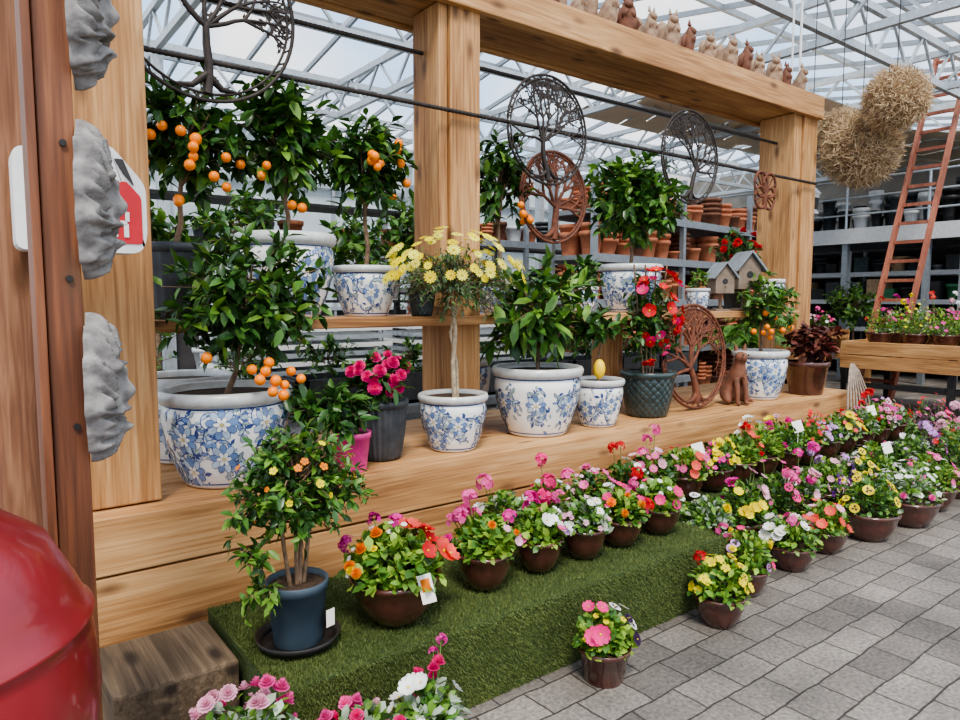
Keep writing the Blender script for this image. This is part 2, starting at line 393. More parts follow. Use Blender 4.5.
# ------------------------------------------------------------------ planters of bedding flowers
def planter(x,y,z,R,H,seed,fl,green=('lf_mid','lf_light','lf_lime'),dome=1.0,nl=330,name='flower_bowl',tag=False,ls=.042,pot='bowl',spread=1.08):
    mb=MB();r=rs(seed);nl=int(nl*1.5)
    bowlpot(mb,R,H) if pot=='bowl' else plainpot(mb,R,H,'brown_glaze')
    c=np.array([0,0,H*.9]);D=np.array([R*spread,R*spread,R*1.1*dome])*np.array([r.uniform(.94,1.08),r.uniform(.94,1.08),1])
    lump=rnd_unit(r,6);lump[:,2]=np.abs(lump[:,2])
    d=rnd_unit(r,nl);d[:,2]=np.abs(d[:,2])*1.05+.02;d=nrm(d)
    f=1+.22*np.max(d@lump.T,axis=1)-.14
    P=c+d*D*f[:,None]*r.uniform(.25,1.05,nl)[:,None]**.45
    yd=d*.8+rnd_unit(r,nl)*.65+np.array([0,0,.12]);U=nrm(d*.6+np.array([0,0,.8])+r.normal(size=(nl,3))*.3)
    ln=ls*r.uniform(.5,1.25,nl)
    mb.inst(*LEAFR,frames(yd,U),np.stack([ln*.58,ln,ln],1),P-yd*ln[:,None]*.4,r.choice(list(green),nl))
    for i in range(10):
        a=r.uniform(0,2*PI);mb.tube([(0,0,H*.88),(R*.4*math.cos(a),R*.4*math.sin(a),H+R*.4),(R*.8*math.cos(a),R*.8*math.sin(a),H+R*.6*dome)],.003,'stemgreen',4,False)
    for f in fl:
        kind,col,n,size=f[:4];ang=f[4] if len(f)>4 else None;lift=f[5] if len(f)>5 else 1.0
        if kind in('petunia','pansy','ruff','daisy'):size*=.86;n=int(n*1.75+.5)
        if kind=='small':n=int(n*1.4)
        d=rnd_unit(r,n);d[:,2]=np.abs(d[:,2])*.8+.25
        if ang is not None:
            aa=math.radians(ang);d[:,:2]=d[:,:2]*.55+np.array([math.cos(aa),math.sin(aa)])*.7
        d=nrm(d);P=c+d*D*1.1*np.array([1,1,lift])*r.uniform(.92,1.1,(n,1))
        nv=nrm(d+np.array([-.15,-.35,.35])+r.normal(size=d.shape)*.25)
        if lift>1.2:
            for p in P:mb.tube([(p[0]*.3,p[1]*.3,H),(p[0]*.8,p[1]*.8,H+(p[2]-H)*.6),p],.0025,'stemgreen',4,False)
        flowers(mb,kind,col,P,nv,size,r)
    if tag:
        R3=Matrix.Rotation(math.radians(-35),3,'Z')@Matrix.Rotation(math.radians(-12),3,'X')@Matrix.Rotation(math.radians(-14),3,'Y')
        if tag==2:
            o_=(R*.3,-R*.6,H+R*dome*.9);mb.box(-.035,.035,-.001,.001,-.03,.05,'tag',np.array(R3),o_);mb.tube([(o_[0],o_[1],H*.9),o_],.003,'tag',4)
        else:
            mb.box(-.025,.025,-.001,.001,-.05,.05,'tag',np.array(R3),(.02,-R*1.1,H*.95));mb.box(-.016,.016,-.002,-.0012,-.01,.035,'p_orange',np.array(R3),(.02,-R*1.1,H*.95))
    return mb.finish(name,(x,y,z),0)
# ================================================================== SCENE
mb=MB();mb.add([(-25,-20,0),(40,-20,0),(40,40,0),(-25,40,0)],np.array([[0,1,2,3]]),'pavers',False);mb.finish('floor')
mb=MB();SX0,SX1,SX2,SY0,SY2,SY1,SZ=.73,3.06,6.4,1.96,2.38,2.69,.31
mb.box(SX0,SX1,SY0,SY1,0.001,SZ,'turf');mb.box(SX1,SX2,SY2,SY1,0.001,SZ,'turf')
r=rs(5);BT=np.array([[-.5,0,0],[.5,0,0],[0,1,0]]);BF=np.array([[0,1,2]])
def blades(nb,x0,x1,y0,y1,top=True,pw=1.4):
    bx=x0+(x1-x0)*r.uniform(0,1,nb)**pw
    if top:
        P=np.stack([bx,r.uniform(y0,y1,nb),np.full(nb,SZ)],1);D=nrm(np.stack([r.normal(size=nb)*.5,r.normal(size=nb)*.5,np.ones(nb)],1))
    else:
        P=np.stack([bx,np.full(nb,y0),r.uniform(.0,SZ,nb)],1);D=nrm(np.stack([r.normal(size=nb)*.4,-np.ones(nb),r.normal(size=nb)*.4-.3],1))
    mb.inst(BT,BF,frames(D,rnd_unit(r,nb)),np.stack([np.full(nb,.0035),r.uniform(.008,.017,nb),np.ones(nb)],1),P,'blade',False)
blades(46000,SX0,SX1,SY0,SY1);blades(8000,SX1,SX2,SY2,SY1);blades(26000,SX0,SX1,SY0,SY1,False);blades(6000,SX1,SX2,SY2,SY1,False)
mb.finish('turf_step')
mb=MB()
mb.box(.34,6.1,2.70,2.80,.52,.73,'pine_X');mb.box(.34,6.1,2.705,2.80,.24,.512,'pine_X');mb.box(.34,6.1,2.71,2.8,0,.235,'pine_X')
for i,(a,b2) in enumerate([(2.803,3.05),(3.056,3.30),(3.306,3.55),(3.556,3.8)]):mb.box(.34,6.1,a,b2,.68,.728,'pine_X')
mb.box(6.0,6.1,2.803,3.8,.0,.675,'pine_Y');mb.box(.34,.44,2.803,3.8,.0,.675,'pine_Y')
mb.box(.45,6.0,3.7,3.78,0,.67,'pine_X')
mb.finish('timber_bench',bevel=.006)
mb=MB();BZ=3.07
mb.box(.37,.61,2.815,2.93,.735,4.3,'pine_Z')
mb.box(2.18,2.38,3.12,3.42,.735,BZ-.005,'pine_Z')
mb.box(2.12,2.175,3.14,3.40,1.46,BZ-.005,'pine_Z')
mb.box(5.84,6.06,3.12,3.16,.735,BZ-.005,'pine_Z');mb.box(5.84,6.06,3.44,3.48,.735,BZ-.005,'pine_Z');mb.box(5.72,5.835,3.14,3.46,1.42,BZ-.005,'pine_Z')
mb.box(3.60,3.74,3.25,3.42,.735,1.36,'pine_Z')
mb.box(.615,5.69,3.02,3.26,1.365,1.415,'pine_X');mb.box(.615,5.69,3.266,3.50,1.365,1.415,'pine_X')
mb.box(-.5,6.08,3.08,3.125,BZ-.02,BZ+.17,'pine_X');mb.box(-.5,6.08,3.13,3.53,BZ,BZ+.05,'pine_X');mb.box(-.5,6.08,3.535,3.58,BZ-.02,BZ+.17,'pine_X');mb.box(-.5,6.08,3.13,3.53,BZ+.11,BZ+.165,'pine_X')
mb.finish('timber_display_frame',bevel=.006)
def rebar(name,a,b):
    mb=MB();a=np.array(a);b=np.array(b);n=int(np.linalg.norm(b-a)/.012);t=np.linspace(0,1,n)
    P=a+(b-a)*t[:,None];mb.tube(P,.010+.0025*(np.arange(n)%2),'rod',8);mb.finish(name)
rebar('reinforcing_bar',(-.2,3.09,2.50),(6.0,3.09,2.50));rebar('reinforcing_bar',(-.2,3.3,2.84),(6.0,3.3,2.84))
mb=MB();mb.box(.176,.250,1.88,1.98,0,4.2,'brownstain');mb.box(.154,.173,1.86,1.98,0,4.2,'brownstain')
for z in(1.20,1.86,1.55,2.2):
    mb.tube([(.225,1.872,z),(.225,1.881,z)],.008,'blackmetal',8);
mb.finish('stained_timber_post',bevel=.004)
mb=MB();z=np.linspace(0,4.3,24);r=rs(3)
mb.lathe([(.0,0)]+[(.11+.012*math.sin(a*5)+r.uniform(-.006,.006),a) for a in z],'barkwood',segs=20,mod=lambda th,z:1+.07*np.sin(3*th+z)+.03*np.sin(9*th))
mb.finish('rough_log_post',(.16,2.74,0))
def rounded(pts,rad,k=5):
    out=[];n=len(pts)
    for i in range(n):
        p=np.array(pts[i],float);a=np.array(pts[i-1],float);b=np.array(pts[(i+1)%n],float)
        da=(a-p)/np.linalg.norm(a-p);db=(b-p)/np.linalg.norm(b-p);s=p+da*rad;e=p+db*rad
        for t in np.linspace(0,1,k):out.append(tuple((1-t)**2*s+2*t*(1-t)*p+t*t*e))
    return out
def extrude(mb,pts,y0,y1,mat):
    n=len(pts);V=[(x,y0,z) for x,z in pts]+[(x,y1,z) for x,z in pts]
    F=[list(range(n)),list(range(2*n-1,n-1,-1))]+[[i,n+i,n+(i+1)%n,(i+1)%n] for i in range(n)]
    mb.add(V,F,mat,False)
mb=MB()
extrude(mb,rounded([(0,0),(.34,0),(.36,.05),(.36,.22),(.26,.34),(0,.30)],.03),-.12,0,'white_plastic')
extrude(mb,rounded([(.20,.03),(.345,.03),(.345,.18),(.30,.23),(.20,.18)],.012),-.124,-.119,'red_label')
extrude(mb,rounded([(.27,.295),(.295,.25),(.325,.215),(.295,.295)],.004),-.128,-.119,'darkwall')
o=-.03
mb.box(.29+o,.302+o,-.128,-.123,.05,.14,'white_plastic');mb.box(.30+o,.33+o,-.128,-.123,.128,.14,'white_plastic');mb.box(.30+o,.33+o,-.128,-.123,.09,.102,'white_plastic');mb.box(.325+o,.337+o,-.128,-.123,.10,.13,'white_plastic');mb.box(.32+o,.334+o,-.128,-.123,.05,.092,'white_plastic')
mb.tube([(.1,-.06,.30),(.1,-.06,.35)],.03,'red_label',14)
mb.finish('plastic_canister',(.165,2.60,1.65),bevel=.004)
def plaque(z,seed):
    mb=MB();na,nr=160,60;V=[];Hh,Wd=.175,.108
    for i in range(nr+1):
        q=i/nr
        for j in range(na):
            t=2*PI*j/na
            rough=1+.05*math.sin(11*t+seed)*(q>.6)+.03*math.sin(19*t)*(q>.6)
            y=Wd*q*math.cos(t)*rough;zz=Hh*q*math.sin(t)*rough
            d=.046*math.sqrt(max(0,1-q*q))
            if q>.45:
                kk=min(1,(q-.45)*6)*(1-max(0,q-.9)*9)
                d+=kk*(.024*(abs(math.sin(7*t+q*9+seed))**.6-.3)+.009*math.sin(30*t+q*26))
            u,v=y/Wd,zz/Hh
            g=lambda a,b,s1,s2:math.exp(-((u-a)/s1)**2-((v-b)/s2)**2)
            d+=.042*g(0,-.05,.14,.2)+.022*g(0,.25,.2,.12)+.024*(g(.33,.32,.2,.07)+g(-.33,.32,.2,.07))-.034*(g(.3,.14,.13,.08)+g(-.3,.14,.13,.08))
            d+=.026*g(0,-.31,.38,.06)-.038*g(0,-.42,.28,.04)+.030*g(0,-.54,.25,.07)+.016*(g(.3,-.2,.16,.2)+g(-.3,-.2,.16,.2))+.010*(g(.3,.14,.07,.05)+g(-.3,.14,.07,.05))
            V.append((max(.0,d)+.012,y,zz))
    k=np.arange(na);k2=(k+1)%na
    F=np.concatenate([np.stack([i*na+k,i*na+k2,(i+1)*na+k2,(i+1)*na+k],1) for i in range(nr)])
    mb.add(V,F,'stone')
    o0=nr*na;mb.add([V[o0+j] for j in range(na)]+[(0,V[o0+j][1],V[o0+j][2]) for j in range(na)],np.stack([k,k2,k2+na,k+na],1),'stone')
    mb.add([(0,V[o0+j][1],V[o0+j][2]) for j in range(na)],[list(range(na))],'stone')
    mb.tube([(0,0,0),(-.03,0,0)],.012,'blackmetal')
    mb.finish('stone_face_plaque',(.260,1.91,z),-.25)
for i,z in enumerate((2.18,1.735,1.285)):plaque(z,i)
mb=MB()
mb.lathe([(0,0),(.20,0),(.21,.03),(.17,.08),(.20,.2),(.28,.42),(.33,.62),(.345,.74),(.335,.86),(.33,.885),(.338,.89),(.338,.898),(.327,.905),(.31,.95),(.265,1.04),(.20,1.09),(.17,1.12),(.14,1.15),(.16,1.19),(.13,1.19),(.10,1.12)],'red_paint',segs=96)
mb.finish('red_glazed_urn',(-.135,1.585,0))
mb=MB();mb.box(.33,.71,2.26,2.64,0,.30,'oldwood');mb.finish('timber_sleeper_block',bevel=.012)

def fruits(mb,P,R,mat='orangefruit'):
    spheres(mb,P,np.full(len(P),R)*rs(1).uniform(.85,1.1,len(P)),mat)
def citrus(name,loc,pot,trunk_top,center,rad,nt,lp,fr,seed,Ln=.075,greens=('lf_dark','lf_mid','lf_light'),prob=(.5,.37,.13),frR=.024):
    mb=MB();pot(mb);r=rs(seed)
    base=np.array([0,0,trunk_top[3] if len(trunk_top)>3 else .2]);tt=np.array(trunk_top[:3])
    mb.tube([base,base*.6+tt*.4+np.array([.015,0,0]),base*.3+tt*.7,tt],[.014,.012,.011,.009],'bark',8)
    for k in range(7):
        d=nrm(r.normal(size=3));e=np.array(center)+d*np.array(rad)*.55
        mb.tube([tt-np.array([0,0,.03]),(tt+e)/2+np.array([0,0,.02]),e],[.008,.006,.003],'bark',6,False)
    twigs(mb,tt,center,rad,nt,lp,Ln,.44,list(greens),seed+1,prob=list(prob))
    if len(fr):fruits(mb,np.array(fr),frR)
    return mb.finish(name,loc)
def fruit_pts(center,rad,n,seed,low=.2):
    r=rs(seed);d=rnd_unit(r,n);d[:,1]=-np.abs(d[:,1]);d[:,2]=d[:,2]*.7-low;d=nrm(d)
    return np.array(center)+d*np.array(rad)*r.uniform(.75,1.02,n)[:,None]
SH=1.416;BN=.731
c=(.06,-.13,.76);rd=(.34,.28,.32)
fp=[(.02,-.36,.46),(.09,-.34,.45),(.13,-.33,.43),(.07,-.36,.41),(.17,-.30,.48),(.20,-.33,.45),(.0,-.33,.50),(.05,-.34,.49),(-.16,-.3,.55),(.12,-.34,.39),(.08,-.30,.52)]
citrus('potted_calamondin_tree',(.92,3.0,BN),lambda m:bluewhite(m,.265,.40,1),(.05,-.08,.62,.36),c,rd,95,14,fp,11,Ln=.08,frR=.023)
mb=MB();bluewhite(mb,.235,.41,2);mb.finish('blue_white_planter',(.88,3.55,BN))
mb=MB();ribbedpot(mb,.13,.29,'darkpot',26,.03);E=twigs(mb,(0,0,.28),(-.02,-.03,.38),(.17,.16,.11),40,9,.07,.4,['lf_dark','lf_mid'],21)
r=rs(4);P=fruit_pts((-.02,-.03,.40),(.17,.15,.12),20,9,-.5);flowers(mb,'ruff','hotpink',P,P-np.array([0,.1,.3]),.034,r);mb.finish('potted_azalea',(1.64,2.95,BN))
mb=MB();plainpot(mb,.085,.18,'pinksleeve');twigs(mb,(0,0,.16),(-.10,-.02,.27),(.20,.16,.12),42,9,.085,.38,['lf_dark','lf_mid'],23);mb.finish('potted_hellebore',(1.41,2.80,BN))
mb=MB();bluewhite(mb,.175,.29,3)
mb.tube([(.01,0,.26),(0,0,.45),(.015,0,.6),(.0,0,.76)],[.014,.012,.012,.012],'palebark',8)
mb.tube([(.03,0,.26),(.03,.01,.45),(-.01,.01,.6),(.03,0,.74)],[.008,.008,.008,.008],'palebark',6)
twigs(mb,(0,0,.74),(0,-.02,.85),(.35,.28,.21),190,15,.035,.25,['lf_grey','lf_mid','lf_grey'],31,tpl=NARROW,tw=.002)
r=rs(8);d=rnd_unit(r,110);d[:,2]=np.abs(d[:,2])*.9;d=nrm(d);P=np.array((0,-.02,.87))+d*np.array((.38,.31,.25))*r.uniform(.85,1.08,(110,1))
flowers(mb,'daisy','pale',P[:60],(d+np.array([-.1,-.3,.3]))[:60],.031,r);flowers(mb,'daisy','yellow',P[60:],(d+np.array([-.1,-.3,.3]))[60:],.028,r);mb.finish('potted_marguerite_daisy',(2.05,2.92,BN))
mb=MB();bluewhite(mb,.195,.42,4);mb.finish('blue_white_planter',(2.56,3.56,BN))
mb=MB();bluewhite(mb,.255,.39,5)
mb.tube([(0,0,.34),(.01,0,.55),(0,0,.75)],[.012,.01,.007],'bark',8)
twigs(mb,(0,0,.6),(-.0,0,.70),(.36,.28,.30),52,9,.15,.32,['lf_dark','lf_mid','lf_light'],41,tpl=LEAFR,tw=.004)
mb.finish('potted_rubber_shrub',(2.69,2.98,BN))
mb=MB();bluewhite(mb,.155,.29,6);mb.tube([(0,0,.25),(0,.01,.4),(.02,0,.5)],[.008,.007,.005],'bark')
twigs(mb,(0,0,.45),(0,0,.58),(.17,.15,.16),22,8,.09,.42,['lf_mid','lf_dark'],43)
T,F=SPH;mb.inst(T,F,np.eye(3)[None],np.array([[.036,.036,.06]]),[(-.10,-.10,.36)],'lemonfruit')
mb.finish('potted_lemon_tree',(3.15,2.93,BN))
mb=MB();ribbedpot(mb,.18,.30,'teal_pot',40,.03,True)
for a in(-.10,-.03,.04,.11):mb.tube([(a*.4,0,.25),(a,0,.6),(a*1.6,0,1.0)],.006,'bark')
for zz in(.5,.7,.9):mb.tube([(-.14,0,zz),(.16,0,zz)],.004,'bark')
twigs(mb,(0,0,.5),(0,-.01,.64),(.23,.15,.38),70,8,.07,.45,['lf_dark','lf_mid'],51)
r=rs(12);P=fruit_pts((0,-.02,.68),(.26,.17,.36),34,13,-.1);flowers(mb,'trump','red',P[:24],(P-np.array([0,0,.66]))[:24],.04,r);flowers(mb,'trump','hotpink',P[24:],(P-np.array([0,0,.66]))[24:],.034,r);mb.finish('potted_mandevilla',(3.68,2.98,BN))
def tree_disc(name,loc,R,mat,seed,nleaf=60,rt=.008,rot=0,tilt=0,mw=1.0,lace=True):
    mb=MB();r=random.Random(seed)
    for rr in(R,R*.93):
        P=[(rr*math.cos(t),0,rr*math.sin(t)) for t in np.linspace(0,2*PI,65)];mb.tube(P,rt*(1 if rr==R else .7),mat,6,False)
    for k in range(36):
        t=2*PI*k/36;mb.tube([(R*.93*math.cos(t),0,R*.93*math.sin(t)),(R*math.cos(t+.09),0,R*math.sin(t+.09))],rt*.5,mat,4,False)
    tips=[]
    def br(p,a,l,w,d):
        pts=[p];q=p
        for k in range(4):
            a+=r.uniform(-.2,.2);q=(q[0]+l/4*math.cos(a),0,q[2]+l/4*math.sin(a))
            if math.hypot(q[0],q[2])>R*.93:break
            pts.append(q)
        if len(pts)<2:return
        mb.tube(pts,np.linspace(w,w*.7,len(pts)),mat,5,False)
        if d>0:tips.extend([(x,a) for x in pts[1:]])
        if d<6 and len(pts)==5:
            ss=[-1.25,-.75,-.3,.2,.65,1.2] if d==0 else ([-.6,.05,.6] if d<3 else [-.6,.5])
            for s in ss:br(q,a+s+r.uniform(-.12,.12),l*(.62 if d==0 else .8),w*(.5 if d==0 else .7),d+1)
    br((0,0,-R*.93),PI/2,R*.72,R*.06*mw,0)
    for s in(-1,1):
        mb.tube([(0,0,-R*.72),(s*R*.16,0,-R*.86),(s*R*.33,0,-R*.87)],[R*.05*mw,R*.035*mw,.006],mat,6,False)
    for k in range(nleaf):
        if not tips:break
        (x,_,z),a=r.choice(tips);a+=r.uniform(-1.4,1.4);s=R*.085
        V=[(x,0,z),(x+s*.5*math.cos(a+.5),.002,z+s*.5*math.sin(a+.5)),(x+s*math.cos(a),0,z+s*math.sin(a)),(x+s*.5*math.cos(a-.5),-.002,z+s*.5*math.sin(a-.5))]
        mb.add(V,np.array([[0,1,2,3]]),mat,False)
    o=mb.finish(name,loc,rot);o.rotation_euler[0]=tilt;return o
tree_disc('tree_of_life_disc',(.90,3.055,2.71),.38,'rod',1,560,.0085)
tree_disc('tree_of_life_disc',(2.84,3.065,2.49),.31,'rod',2,360,.0075)
tree_disc('rusty_tree_of_life_disc',(2.95,3.13,2.12),.27,'rust',3,200,.010,mw=1.6)
tree_disc('tree_of_life_disc',(4.20,3.065,2.50),.32,'rod',4,360,.0075)
tree_disc('rusty_tree_of_life_disc',(4.15,2.95,BN+.375),.36,'rust',5,320,.011,tilt=-.08,mw=1.4)
c=(-.02,-.05,.72);rd=(.25,.23,.27)
citrus('potted_calamondin_tree',(5.04,2.98,BN),lambda m:bluewhite(m,.205,.38,7),(0,0,.6,.34),c,rd,60,12,fruit_pts((-.02,-.05,.58),(.2,.2,.14),12,5,.2),61,Ln=.07,prob=(.2,.45,.35))
# brown pot with dark wine-red foliage
mb=MB();plainpot(mb,.175,.27,'brown_glaze')
twigs(mb,(0,0,.25),(.06,-.02,.40),(.26,.19,.17),75,11,.07,.8,['lf_wine','lf_wine2','rust'],66,tpl=LEAFR,tw=.003,stem='rust')
mb.finish('potted_heuchera',(5.58,2.885,BN))
def skin(pts,edges,rad,mb,mat,sub=2,scale=1.0,off=(0,0,0)):
    me=bpy.data.meshes.new('tmp');me.from_pydata([tuple(np.array(p)*scale) for p in pts],edges,[])
    ob=bpy.data.objects.new('tmp',me);bpy.context.collection.objects.link(ob)
    m1=ob.modifiers.new('s','SKIN');m1.use_smooth_shade=True
    for i,q in enumerate(rad):
        q=q if isinstance(q,tuple) else (q,q);me.skin_vertices[0].data[i].radius=(q[0]*scale,q[1]*scale);me.skin_vertices[0].data[i].use_root=(i==0)
    m2=ob.modifiers.new('u','SUBSURF');m2.levels=sub;m2.render_levels=sub
    dg=bpy.context.evaluated_depsgraph_get();ev=ob.evaluated_get(dg);e=ev.to_mesh()
    V=np.array([v.co[:] for v in e.vertices])+np.array(off);F=[list(p.vertices) for p in e.polygons]
    ev.to_mesh_clear();bpy.data.objects.remove(ob);bpy.data.meshes.remove(me)
    mb.add(V,F,mat)
def cone(mb,b,t,r,mat,flat=1.0):
    mb.tube([b,(np.array(b)*.5+np.array(t)*.5),t],[r,r*.6,.001],mat,8)
def cat(mb,mat,s=1):
    pts=[(0,.05,.09),(0,.03,.17),(0,-.005,.25),(0,-.025,.31),(0,-.045,.365),(0,-.095,.35),
      (.035,-.04,.20),(.035,-.065,.10),(.035,-.07,.02),(.035,-.10,.012),(-.035,-.04,.20),(-.035,-.065,.10),(-.035,-.07,.02),(-.035,-.10,.012),
      (.075,.04,.06),(.08,-.04,.02),(-.075,.04,.06),(-.08,-.04,.02),(.03,.13,.02),(.12,.10,.02),(.14,-.01,.018)]
    ed=[(0,1),(1,2),(2,3),(3,4),(4,5),(2,6),(6,7),(7,8),(8,9),(2,10),(10,11),(11,12),(12,13),(0,14),(14,15),(0,16),(16,17),(0,18),(18,19),(19,20)]
    rad=[.085,.075,.06,.04,.058,.022,.025,.018,.016,.014,.025,.018,.016,.014,.05,.018,.05,.018,.018,.015,.01]
    skin(pts,ed,rad,mb,mat)
    for q in(-1,1):
        cone(mb,(q*.033,-.03,.40),(q*.042,-.03,.455),.02,mat);spheres(mb,[(q*.022,-.098,.372)],np.array([.007]),'blackmetal')
mb=MB();cat(mb,'terracotta_brown');mb.finish('cat_statue',(4.60,2.90,BN),-.4)
citrus('potted_orange_tree',(.80,3.27,SH),lambda m:ribbedpot(m,.14,.33,'darkpot',20,.01),(.04,0,.62,.3),(.06,-.0,.78),(.29,.24,.32),80,12,fruit_pts((.06,-.03,.72),(.25,.23,.26),15,3,.15),71,Ln=.085)
citrus('potted_orange_tree',(1.31,3.27,SH),lambda m:bluewhite(m,.23,.40,8),(0,0,.68,.36),(-.01,.0,.83),(.27,.22,.31),75,12,fruit_pts((-.02,-.03,.70),(.2,.2,.2),4,4,.3),73,Ln=.095,prob=(.35,.45,.2))
citrus('potted_orange_tree',(1.74,3.27,SH),lambda m:bluewhite(m,.165,.26,9),(0,0,.58,.22),(.0,-.03,.78),(.24,.21,.32),65,12,fruit_pts((0,-.05,.74),(.21,.2,.26),11,6,.1),75,Ln=.085)
mb=MB();ribbedpot(mb,.075,.15,'teal_pot',24,.03,True);twigs(mb,(0,0,.14),(0,0,.19),(.08,.08,.05),20,7,.03,.5,['lf_light','lf_lime'],77);mb.finish('potted_herb',(1.99,3.12,SH))
citrus('potted_orange_tree',(2.64,3.28,SH),lambda m:bluewhite(m,.13,.20,10),(0,0,.55,.18),(-.02,-.03,.78),(.21,.18,.32),60,12,fruit_pts((0,-.05,.62),(.17,.17,.16),5,7,.3),79,Ln=.08)
citrus('potted_citrus_tree',(3.80,3.25,SH),lambda m:bluewhite(m,.215,.33,11),(0,0,.55,.3),(.03,-.02,.75),(.44,.31,.36),115,12,[],81,Ln=.10,prob=(.25,.5,.25))
mb=MB();bluewhite(mb,.085,.17,12);twigs(mb,(0,0,.16),(0,0,.22),(.08,.08,.07),20,7,.04,.5,['lf_mid','lf_light'],83);mb.finish('potted_herb',(4.42,3.13,SH))
mb=MB();bluewhite(mb,.10,.26,13);mb.finish('blue_white_planter',(5.56,3.2,SH))
mb=MB();plainpot(mb,.11,.20,'darkpot');mb.tube([(0,0,.18),(0,0,.42)],.01,'bark');twigs(mb,(0,0,.4),(0,0,.50),(.26,.17,.19),48,8,.06,.45,['lf_dark','lf_mid'],85)
P=fruit_pts((0,0,.52),(.23,.16,.16),15,15,-.4);flowers(mb,'ruff','red',P,P-np.array([0,0,.4]),.034,rs(3));mb.finish('potted_red_azalea',(5.22,3.33,SH))
mb=MB();bluewhite(mb,.10,.17,15);twigs(mb,(0,0,.16),(0,0,.24),(.13,.11,.10),26,8,.06,.45,['lf_dark','lf_mid'],87)
mb.finish('potted_herb',(3.28,3.2,SH))
def birdhouse(loc,s,rot):
    mb=MB();w,d,h=.075,.07,.13
    extrude(mb,[(-w,0),(w,0),(w,h),(0,h+.09),(-w,h)],-d,d,'housewood')
    for q in(-1,1):
        a=math.atan2(.09,w);R=np.array(Matrix.Rotation(q*a,3,'Y'))
        x0,x1=(-.005,.155) if q>0 else (-.155,.005)
        mb.box(x0,x1,-d-.025,d+.025,0.002,.014,'roofgrey',R,(0,0,h+.094))
    mb.tube([(0,-d-.002,.09),(0,-d-.0005,.09)],.022,'blackmetal',16);mb.tube([(0,-d-.03,.05),(0,-d,.05)],.004,'bark',6)
    mb.tube([(0,0,-.12),(0,0,.0)],.012,'bark');mb.box(-.06,.06,-.05,.05,-.135,-.12,'housewood')
    o=mb.finish('birdhouse',loc,rot);o.scale=(s,)*3
birdhouse((4.72,3.14,SH+.135),1.0,-.5);birdhouse((5.02,3.13,SH+.17),1.25,-.5)
mb=MB()
for q in(-1,1):
    for (a,b2,an) in((.10,.05,.9),(.075,.045,-.4)):
        P=[]
        for t in np.linspace(0,2*PI,25):
            x=a*.5+a*.5*math.cos(t);z=b2*math.sin(t);P.append((q*(x*math.cos(an)-z*math.sin(an)*.9),0,x*math.sin(an)+z*math.cos(an)))
        mb.tube(P,.006,'rust',6,False)
        for f_ in(.35,0,-.35):mb.tube([(0,0,0),(q*a*.93*math.cos(an+f_),0,a*.93*math.sin(an+f_))],.0035,'rust',5)
mb.tube([(0,0,-.06),(0,0,.05)],.010,'rust',8)
o=mb.finish('butterfly_ornament',(5.16,3.06,2.33));o.scale=(1.9,)*3
FZ=BZ+.166
mb=MB()
pts=[(0,.02,.04),(0,.0,.09),(0,-.01,.14),(0,-.03,.175),(0,-.065,.165),(.03,-.03,.03),(-.03,-.03,.03),(0,.07,.04),(0,.10,.10),(0,.08,.17),(0,.11,.21),(.03,-.05,.11),(-.03,-.05,.11)]
ed=[(0,1),(1,2),(2,3),(3,4),(0,5),(0,6),(0,7),(7,8),(8,9),(9,10),(2,11),(2,12)]
skin(pts,ed,[.05,.045,.032,.034,.014,.022,.022,.025,.04,.035,.015,.012,.012],mb,'figure_tan',2)
for q in(-1,1):cone(mb,(q*.018,-.02,.20),(q*.022,-.02,.235),.01,'figure_tan')
sq=mb.finish('squirrel_figurine',(2.75,3.25,FZ),.4)
rr=random.Random(2)
mb=MB();skin(pts,ed,[.055,.05,.036,.036,.014,.022,.022,.02,.03,.02,.01,.014,.014],mb,'terracotta_brown',2)
for q in(-1,1):
    cone(mb,(q*.018,-.02,.20),(q*.022,-.02,.235),.012,'terracotta_brown');mb.tube([(q*.03,0,.14),(q*.06,.02,.09),(q*.045,.04,.04)],[.015,.03,.008],'terracotta_brown',8)
ow=mb.finish('owl_figurine',(3.0,3.25,FZ),-.3)
k=0
for x in np.arange(3.25,6.0,.225):
    k+=1;dup(sq if k%3 else ow,'squirrel_figurine' if k%3 else 'owl_figurine',(float(x),3.22+rr.uniform(-.03,.04),FZ),rr.uniform(-1,.6),rr.uniform(1.1,1.35))
mb=MB()
for k in range(8):
    a=-1+2*k/7;P=[(.20*a,-.10,0),(.215*a,-.085,.2),(.17*a,-.055,.42),(.08*a,-.02,.60),(.02*a,.0,.66)]
    mb.tube(P,.008,'support_grey',7)
mb.tube([(-.2,-.092,.12),(.2,-.092,.12)],.006,'bark')
mb.finish('plant_support_bundle',(5.92,2.68,.312))
mb=MB();plainpot(mb,.105,.22,'plastic_blue',.78)
mb.lathe([(0,.001),(.13,.001),(.145,.03),(.14,.03),(.125,.008)],'blackmetal',segs=32)
for a in(-.05,.0,.05,.02):mb.tube([(a*.5,0,.2),(a,a*.3,.35),(a*1.6,a,.55)],[.008,.007,.005],'bark',6)
for i,(cx,cy,cz,ra,rz,nt2) in enumerate([(-.0,0,.60,.23,.16,58),(-.11,-.03,.50,.17,.14,36),(.13,0,.50,.17,.14,38),(0,0,.45,.17,.14,30),(-.16,-.05,.32,.07,.06,8)]):
    twigs(mb,(0,0,.4),(cx,cy,cz),(ra,ra*.8,rz),nt2,12,.048,.42,['lf_mid','lf_dark','lf_light'],91+i,prob=[.45,.35,.20])
P=fruit_pts((0,0,.58),(.21,.2,.20),9,17,-.1);flowers(mb,'small','orange',P,P-np.array([0,0,.5]),.013,rs(3));P=fruit_pts((0,0,.58),(.23,.2,.18),9,18,-.1);flowers(mb,'small','yellow',P,P-np.array([0,0,.5]),.013,rs(3))
